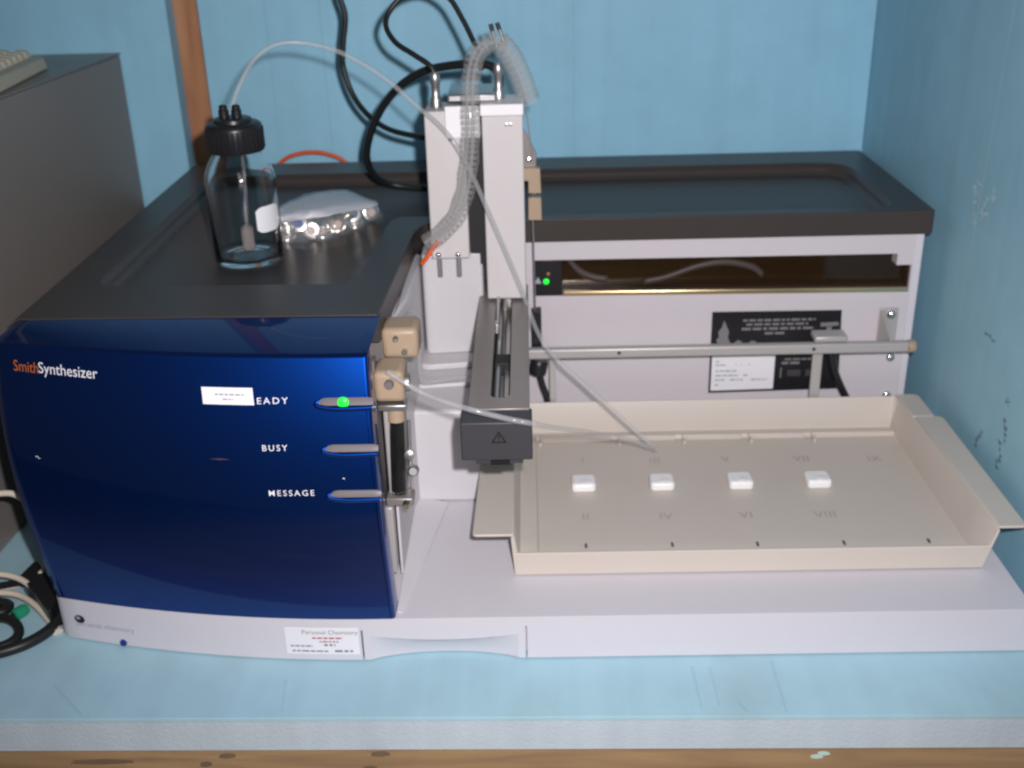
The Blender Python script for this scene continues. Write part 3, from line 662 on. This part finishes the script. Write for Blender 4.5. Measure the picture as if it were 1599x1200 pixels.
MB().prism([(-19.5, 46.2), (404.5, 46.2), (414.8, 86), (412, 86), (407.5, 69.5), (-18.8, 69.5), (-20.5, 86), (-22.5, 86)], YF_-2.2, YF_+1.4, 'y').build("front_wall", m_tray, tray, bevel=.8)
fl_l = MB().prism(rounded([(-57, YF_-2), (-20, YF_-2), (-20, 203), (-54, 203)], [5, 0, 0, 12], 6), ZR_-1.3, ZR_+1.3).build("flange", m_tray, tray, bevel=.8)
fl_r = MB().prism(rounded([(413, YF_-2), (438, YF_-2), (439, 284), (410, 284)], [0, 5, 8, 0], 6), ZR_-1.3, ZR_+1.3).build("flange", m_tray, tray, bevel=.8)
MB().prism(rounded([(407.5, 284.5), (431, 284.5), (431, 341), (406, 341)], [0, 0, 9, 0], 6), ZR_-1.2, ZR_+1.2).build("corner_lip", m_tray, tray, bevel=.8)
for a, b in ((2, 86), (90, 158), (162, 232), (236, 302), (306, 402)):
    MB().box(a+4, b, 315.5, 322.4, ZF+.8, 56).build("ridge", m_tray, tray, bevel=1)
    MB().box(a+4, a+7, 306, 316, ZF+.8, 53.2).build("ridge_tick", m_tray, tray, bevel=.6)
def FL(x0, y0, h=0): return lambda u, v: (x0+u, y0+v, ZF+1.45+h)
for body, c in (("I", (52.4, 266.2, 50)), ("III", (130.1, 263.3, 50)), ("V", (206.4, 263.4, 50)), ("VII", (287.6, 261.8, 50)), ("IX", (364.6, 258.9, 50)), ("II", (49.8, 148.8, 50)), ("IV", (128.8, 147.4, 50)), ("VI", (207.7, 147.3, 50)), ("VIII", (284.8, 146, 50))):
    c = Vector(c); text_mesh(body, 17, FL(c.x, c.y), align='CENTER', xs=.9, space=1.05, bold=-.012).build("roman_numeral", m_trayprint, tray)
for c in ((50.5, 213.4, 50), (131.3, 213.2, 50), (211.9, 213.1, 50), (291.6, 212.9, 50)):
    c = Vector(c)
    pad = MB().prism(rounded([(c.x-12.5, c.y-12), (c.x+12.5, c.y-12), (c.x+12.5, c.y+12), (c.x-12.5, c.y+12)], 5, 5), ZF+1, ZF+11).build("locating_pad", m_pad, tray, bevel=3, seg=3)
    MB().lathe([(5.2, 0), (5.2, 1.2), (4, 1.8), (.1, 1.8)], (c.x+2.5, c.y-7, ZF+10.6), 18, (0, 0, 1)).build("pad_button", m_gantrywhite, pad)
for c in ((47.4, 101.5, 50), (128.8, 101.3, 50), (208.6, 99.9, 50), (289.5, 99.7, 50), (368.7, 100.6, 50)):
    c = Vector(c); MB().box(c.x-1.1, c.x+1.1, c.y-3.5, c.y+3, ZF+1.1, ZF+2.6).build("floor_slot", m_traydark, tray, bevel=.4)

# ================================================================== BOTTLE
ZB = HC-15
bo = Vector((-287, 296, ZB+.3))
bot = empty("glass_bottle", tuple(bo), "clear glass laboratory bottle with black screw cap standing on the charcoal cover", "bottle")
out_p = [(31, 0), (33.6, 1.2), (35, 4), (35, 82), (34, 89), (31, 97), (26.5, 105), (22.5, 111), (21, 115), (20.4, 119), (20.4, 128)]
in_p = [(18.3, 128), (18.3, 118), (20, 111), (24, 104.5), (28.6, 97), (31.8, 89), (32.8, 82), (32.8, 8), (30, 5), (20, 3.8), (.1, 3.4)]
MB().lathe([(.1, 1.2), (24, .9)] + out_p + in_p, bo, 56).build("glass_body", m_glass, bot, ang=80)
MB().lathe([(27, 112), (27.6, 113), (27.6, 134), (26.8, 137.5), (24, 139.4), (18.5, 140), (18, 143), (15.5, 144), (.1, 144)], bo, 48).build("screw_cap", m_black, bot, ang=45)
rib = MB()
for k in range(36):
    a = 2*PI*k/36; c, s = math.cos(a), math.sin(a)
    rib.cyl((bo.x+27.5*c, bo.y+27.5*s, bo.z+114), (bo.x+27.5*c, bo.y+27.5*s, bo.z+134), .9, 6)
tag(rib.build("cap_knurling", m_black, bot, ang=60), kind='stuff')
for dx in (-7, 5.5): MB().lathe([(5, 0), (5, 7), (4, 8), (4, 11), (2.6, 12), (.1, 12)], (bo.x+dx-1, bo.y, bo.z+144), 18).build("cap_port", m_black, bot, ang=40)
pz = [(bo.x+35.35*math.cos(a), bo.y+35.35*math.sin(a)) for a in [math.radians(-58+k*6) for k in range(9)]]
pt = MB(); rr = [.72, .93, 1, 1, 1, 1, 1, .93, .72]
for i in range(8):
    za, zb_ = 13*rr[i], 13*rr[i+1]
    pt.add([(*pz[i], bo.z+48-za), (*pz[i+1], bo.z+48-zb_), (*pz[i+1], bo.z+48+zb_), (*pz[i], bo.z+48+za)], [(0, 1, 2, 3)])
pt.build("writing_patch", m_frost, bot, ang=80, merge=.01)
dip = smooth_path([(bo.x+4.5, bo.y, bo.z+152), (bo.x+5, bo.y, bo.z+100), (bo.x+3, bo.y-1, bo.z+60), (bo.x+1, bo.y-2, bo.z+32)], 6)
dt = MB().tube(dip, 1.8, 8).build("dip_tube", m_tube, bot, ang=80)
MB().lathe([(2, 36), (6, 33), (6.5, 30), (6.5, 11), (5.8, 9.5), (.1, 9.5)][::-1], (bo.x+1, bo.y-2, bo.z), 20).build("inlet_filter", m_filter, dt, ang=40)

# ================================================================== CRIMP CAPS UNDER THE BAG
capd = []
def crimp(nm, loc, ax, sept, label):
    o = empty(nm, loc, label, "vial cap", "crimp caps in the plastic bag")
    ax = Vector(ax).normalized(); c = Vector(loc)
    s_ = MB().lathe([(8.8, -4.2), (10.2, -4.0), (10.2, 2.6), (9.7, 3.7), (8.7, 4.2), (5.0, 4.2), (4.6, 3.4), (.1, 3.4)], c, 26, ax); s_.build("shell", m_silver, o, ang=45)
    MB().lathe([(4.5, 3.45), (4.3, 3.9), (.1, 4.0)], c, 18, ax).build("septum", sept, o)
    return o
f0 = ZB+10.4
CAPS = [((-260.2, 353.7, 282.1), (0.1, -.25, 1), m_septum, "silver crimp cap lying flat beside the bottle, lowest in its stack"),
        ((-259.2, 357.1, 291), (-.2, -.2, 1), m_septum, "silver crimp cap in the middle of the stack next to the bottle"),
        ((-260.8, 359.5, 299.5), (.15, -.35, 1), m_septum, "silver crimp cap topmost of the stack next to the bottle"),
        ((-246.9, 360.1, 295.5), (.1, -1, .5), m_bluesept, "crimp cap with blue centre under the left of the bag label"),
        ((-234.7, 360.9, 287.9), (.12, -1, .22), m_septum, "silver crimp cap on edge with its pale centre facing forward, middle of the bag"),
        ((-217.5, 374.2, 287.9), (.95, -.22, .1), m_septum, "silver crimp cap standing on edge seen from the side, between two facing caps"),
        ((-201.4, 393.1, 296.5), (-.3, -.4, .8), m_septum, "silver crimp cap raised under the right half of the bag label"),
        ((-194.3, 400.7, 293.5), (.3, -.9, .35), m_bluesept, "crimp cap with blue centre at the right half of the bag"),
        ((-194.5, 401, 282.5), (.1, -.5, .9), m_septum, "silver crimp cap lying low at the front right of the bag"),
        ((-179.6, 427.5, 287.9), (.45, -.9, .25), m_septum, "silver crimp cap on edge at the right tip of the bag"),
        ((-224, 363.9, 282.5), (.1, -.4, .9), m_septum, "silver crimp cap lying flat in front of the one standing on edge"),
        ((-207.8, 383.2, 286.5), (-.3, -.8, .5), m_septum, "silver crimp cap tilted between the one on edge and the blue centred one")]
for c, ax, sp, lb_ in CAPS:
    crimp("crimp_cap", c, ax, sp, lb_)
bag = empty("plastic_bag", (-223.9, 401.8, 297.5), "clear plastic bag with white label draped over silver crimp caps", "plastic bag")
BG = [[(-269.2, 347.7, 313.5), (-265.8, 411.2, 307.5), (-246.7, 464, 303.5), (-219, 493.7, 297.5), (-205, 497.8, 291.5)],
      [(-260.8, 320.1, 313.5), (-241.3, 350.1, 311.5), (-219.7, 374.9, 310.5), (-194.9, 412.6, 305.5), (-173.3, 430.5, 299.5)],
      [(-260, 325.4, 306.5), (-238.4, 345.2, 304.5), (-213.4, 350.8, 306.5), (-188.9, 387.1, 301.5), (-168.6, 414.8, 298.5)]]
def sheet(grid, k, jit, nm, m, par):
    rows_ = [smooth_path(r, k) for r in grid]; cols = [smooth_path([r[i] for r in rows_], k) for i in range(len(rows_[0]))]
    n0, n1 = len(cols), len(cols[0]); rnd = random.Random(5)
    vs = [(p.x+rnd.uniform(-jit, jit), p.y+rnd.uniform(-jit, jit), p.z+rnd.uniform(-jit, jit)) for c in cols for p in c]
    MB().add(vs, [(i*n1+j, (i+1)*n1+j, (i+1)*n1+j+1, i*n1+j+1) for i in range(n0-1) for j in range(n1-1)]).build(nm, m, par, ang=60, solid=.35)
sheet(BG, 5, .8, "bag_label", m_sleeve, bag)
FB = [[(-255.2, 311.3, 312.5), (-232.9, 319, 312.5), (-209.7, 331.7, 312.5), (-185.1, 364, 308.5), (-165.8, 399.8, 302.5)],
      [(-259.4, 309.4, 295.5), (-235.8, 309.7, 293.5), (-207.9, 310.1, 295.5), (-181.9, 350.8, 292.5), (-163, 409.9, 289.5)],
      [(-263.9, 328.9, 278.5), (-237.8, 327.1, 278.5), (-212, 334.2, 278.5), (-184.8, 374.3, 278.5), (-164.4, 427.9, 278.5)]]
sheet(FB, 5, 1.0, "bag_film", m_film, bag)

# ================================================================== TUBES AND CABLES
def line(nm, pts, r, m, label, cat, k=7, n=10, group=None):
    path = smooth_path(pts, k); c = path[len(path)//2]
    return tag(MB().tube(path, r, n).build(nm, m, ang=80, origin=tuple(round(q, 1) for q in c)), label, cat, group)
line("clear_tube", [(-288.7, 300, 424.4), (-286.4, 300, 432.4), (-279.2, 302, 448.3), (-265, 306, 470.3), (-248.2, 310, 483.6), (-230, 314, 488), (-205, 318, 485.1), (-174.9, 318, 474.8), (-138.5, 312, 453.1), (-107.8, 300, 428.2), (-83.1, 288, 408.4), (-68.2, 283, 389.3), (-53.9, 284, 358.5), (-41.2, 286, 325.4), (-24.6, 288, 281.2), (-9.3, 288, 239.7), (6.5, 285, 194.5), (24.8, 282, 166.4), (56.3, 279, 135.3), (97.4, 276, 94.4), (122.9, 272, 70.5), (131.2, 270, 62), (123.3, 262, 69.5), (101.1, 240, 89.7), (60.6, 180, 129.2), (29.9, 105, 171.8), (9.1, 45, 205.4), (-0.5, 13, 223.9), (-17, 11, 228.7), (-32.3, 11, 233), (-50.2, 12, 238), (-60.8, 18, 238.8), (-74.2, 26, 239.9), (-90.8, 38, 241.6), (-106.5, 42, 250), (-119.5, 42, 260)],
     2.5, m_tube, "thin clear plastic tube from bottle cap over the arm to the tray", "tube", 6)
line("clear_hose", [(-118.7, 120, 250.7), (-117.7, 150, 258.4), (-114.7, 190, 254.5), (-111.8, 215, 238.3), (-112.6, 230, 205.3), (-113.6, 236, 174.8), (-110.7, 238, 161.8), (-92.7, 242, 161.7), (-73.2, 246, 162.4), (-47.1, 250, 161.5)],
     3.0, m_tube, "bent clear hose running down the white corner moulding and in behind the arm", "hose", 6)
line("black_cable", [(-206.3, 520, 534.8), (-208.9, 520, 514.6), (-203.8, 520, 490.5), (-208.6, 520, 460.7), (-210.9, 520, 434.4), (-201.1, 515, 402.5), (-181.5, 500, 380.7), (-153.8, 470, 370.7), (-110.1, 430, 369.4), (-71.9, 400, 370.7)],
     3.3, m_rubber, "black cable hanging in from the top and running behind the left column", "cable")
line("black_cable", [(-88.8, 320, 448.2), (-93.9, 322, 461.5), (-110.9, 330, 472.3), (-128.2, 340, 482.3), (-137.8, 350, 496.4), (-134.5, 358, 510), (-118.7, 362, 524.9), (-95.6, 362, 531.4), (-75.6, 358, 521.8), (-62.3, 350, 501.9), (-52.6, 342, 483.2), (-46.5, 335, 470.6), (-44.4, 330, 455.4)],
     2.7, m_rubber, "black cable looping up from the left column connector into the spiral wrap", "cable")
line("black_cable", [(-27.9, 330, 436.5), (-27.6, 332, 449.8), (-35.7, 338, 458.3), (-53.6, 345, 459.6), (-79, 360, 456.1), (-107, 380, 448.1), (-133.8, 405, 430.5), (-157.6, 430, 403.8), (-175.9, 455, 371.4), (-185.9, 480, 339.3), (-182.9, 500, 314.2), (-167.4, 520, 297.4), (-139.3, 520, 292), (-95.9, 505, 292.6)],
     4.2, m_rubber, "thick black cable looping from the right column connector down onto the charcoal cover", "cable")
line("orange_hose", [(-341.5, 690, 280.6), (-324.1, 688, 293.7), (-306.3, 688, 299.3), (-287.2, 688, 300.6), (-268.5, 688, 297.6), (-251.1, 688, 290.3), (-239.5, 690, 278.2)],
     2.8, m_orange, "orange hose arching up behind the back edge of the charcoal cover", "hose")
line("orange_wire", [(-93.2, 292, 293), (-100, 290, 285), (-104.8, 289, 278), (-110.8, 292, 270.3)], 2.4, m_orange, "short orange wire poking out of the lower end of the spiral wrap", "wire", 5)
# spiral wrap
wrap = [(-103.3, 288, 293.1), (-92.4, 287, 301.2), (-80.2, 286, 311.8), (-70.5, 285, 326.4), (-63.3, 285, 345.7), (-59.2, 285, 367.9), (-56.3, 285, 392.9), (-54.7, 286, 417.3), (-54.8, 292, 437.5), (-53.2, 300, 455.4), (-49.3, 308, 469.6), (-42.3, 314, 479.9), (-33.1, 320, 483.1), (-24.7, 326, 479.8)]
sw = empty("spiral_wrap", wrap[7], "clear spiral cable wrap climbing the front of the columns", "cable wrap")
def helix(path, R, pitch, wdt, nm, m, par, ph=0, flare=None):
    P = smooth_path(path, 14); L = [0]
    for a, b in zip(P, P[1:]): L.append(L[-1]+(b-a).length)
    T = L[-1]; n = int(T/pitch*16); pts = []; i = 0; nrm = Vector((0, 1, 0))
    vs = []; fs = []
    for k in range(n+1):
        s = T*k/n
        while i < len(L)-2 and L[i+1] < s: i += 1
        t = (s-L[i])/(L[i+1]-L[i]); p = P[i].lerp(P[i+1], t); d = (P[i+1]-P[i]).normalized()
        nrm = (nrm-d*nrm.dot(d)).normalized(); bn = d.cross(nrm); a = 2*PI*s/pitch+ph
        rad = R*(1+.06*math.sin(s*.9)); o = rad*(math.cos(a)*nrm+math.sin(a)*bn)
        vs += [p+o-d*wdt/2, p+o+d*wdt/2]
    fs = [(2*k, 2*k+2, 2*k+3, 2*k+1) for k in range(n)]
    return MB().add(vs, fs).build(nm, m, par, ang=80)
helix(wrap, 9.6, 5.6, 4.6, "wrap_coil", m_wrap, sw)
tail = [(-27.2, 330, 481.7), (-18.1, 332, 471.6), (-10.3, 334, 457.1), (-3.7, 336, 439.9), (1.7, 338, 421.9)]
tw = empty("wrap_sleeve", tail[2], "clear spiral wrap sleeve drooping to the right above the column", "cable wrap")
helix(tail, 11.8, 7.0, 1.6, "sleeve_rib", m_tube, tw)
MB().tube(smooth_path(tail, 6), 11.2, 20, caps=False).build("sleeve_wall", m_wrap, tw, ang=80)
MB().tube(smooth_path(tail, 5), 2.4, 8).build("inner_tube", m_tube, tw, ang=80)
inn = smooth_path(wrap, 6)
for j, off in enumerate(((2.5, 0, 0), (-3, 1, 0))):
    MB().tube([p+Vector(off) for p in inn], 2.0, 8).build("inner_tube", m_tube, sw, ang=80)
for A3, B3, sd in (((-34.1, 330, 498.6), (-29.6, 326, 481.1), "left"), ((-27.9, 330, 499.6), (-21.5, 326, 482.1), "right")):
    A3, B3 = Vector(A3), Vector(B3); d = (B3-A3)
    pr = empty("metal_pin", tuple(B3), "black tipped metal pin sticking up from the wrap, %s of two" % sd, "pin", "pins at the top of the spiral wrap")
    MB().cyl(tuple(A3+d*.35), tuple(B3+d*.2), 1.9, 10).build("shaft", m_chrome, pr, ang=60); MB().cyl(tuple(A3), tuple(A3+d*.36), 2.2, 10).build("tip", m_black, pr, ang=60)
# cables on the floor at the left
line("cream_cable", [(-538.7, 97.4, 30), (-518.5, 106, 26), (-497.9, 104.5, 20), ((-476.1, 89.9, 12)), (-456, 66.4, 5), (-441.5, 45.2, 3)], 3.0, m_wcable, "upper of two cream cables curling on the floor by the plinth corner", "cable", 7)
line("cream_cable", [(-536.6, 85.8, 16), (-515.1, 92.3, 14), (-495.3, 90.8, 11), (-474.2, 76.8, 8), (-455.3, 57.8, 4), (-444.4, 43.3, 3)], 3.0, m_wcable, "lower of two cream cables curling on the floor by the plinth corner", "cable", 7)
line("cream_cable", [(-510, 92.3, 120), (-494.4, 97.7, 120), (-482.5, 99.5, 118), (-469.6, 97.6, 110)], 3.0, m_wcable, "cream cable passing behind the blue panel in front of the grey case", "cable", 7)
line("cream_cable", [(-481.2, 129.8, 22), (-485.8, 116.9, 18), (-499.1, 119.9, 8), (-515.8, 117.7, 3), (-539.7, 114, 3)], 2.6, m_wcable, "thin cream cable slanting out from behind the plinth corner", "cable", 7)
line("black_power_cable", [(-507.3, 3.9, 6), (-481.8, 11.4, 6), (-463.4, 22.9, 6), (-451.2, 39.5, 6), (-446.1, 57.4, 7), (-442.1, 68.4, 12)], 5.4, m_rubber, "thick black power cable on the blue floor at the lower left", "cable", 7)
line("black_ring_cable", [(-519.5, 56.7, 6), (-504.3, 63.2, 6), (-487.8, 55.9, 6), (-477.2, 41.5, 5), (-478.3, 27.3, 5), (-488.9, 19.2, 5), (-507.7, 16.9, 5)], 4.6, m_rubber, "black cable looped beneath the cream cables at the left edge", "cable", 7)
line("black_lead", [(-532.6, 86.6, 8), (-513.3, 85.1, 8), (-504, 82.4, 6), (-505.8, 72.3, 6), (-517.9, 66.6, 6)], 5.0, m_rubber, "short black lead bent at the left edge above the green plug", "cable", 7)
gp = empty("green_plug", (-488.5, 71.9, 6), "small green plug lying among cables at the left edge", "plug")
a, b = Vector((-492.1, 65.9, 6)), Vector((-484.8, 77.9, 6)); d = (b-a)
MB().lathe([(4, 0), (6, 1.5), (6, d.length*.75), (4.6, d.length)], tuple(a), 18, tuple(d)).build("grip", m_green, gp, ang=50)
MB().cyl(tuple(a), tuple(a-d*.55), 3.4, 14).build("pin", m_black, gp, ang=60)
dark_block = empty("black_block", (-477.9, 103.8, 6), "black block tucked beside the plinth corner", "power adapter")
MB().prism(rounded([(-503.1, 113), (-449.5, 50.3), (-453.2, 85.4), (-498.8, 140.5)], 3, 3), .4, 20).build("shell", m_black, dark_block, bevel=2.5)  # plain black block filling the dark shape beside the plinth corner
MB().tube([(-488.9, 106.2, 12), (-505.2, 112, 12), (-523.7, 110, 10)], 3.4, 10).build("lead", m_rubber, dark_block, ang=80)
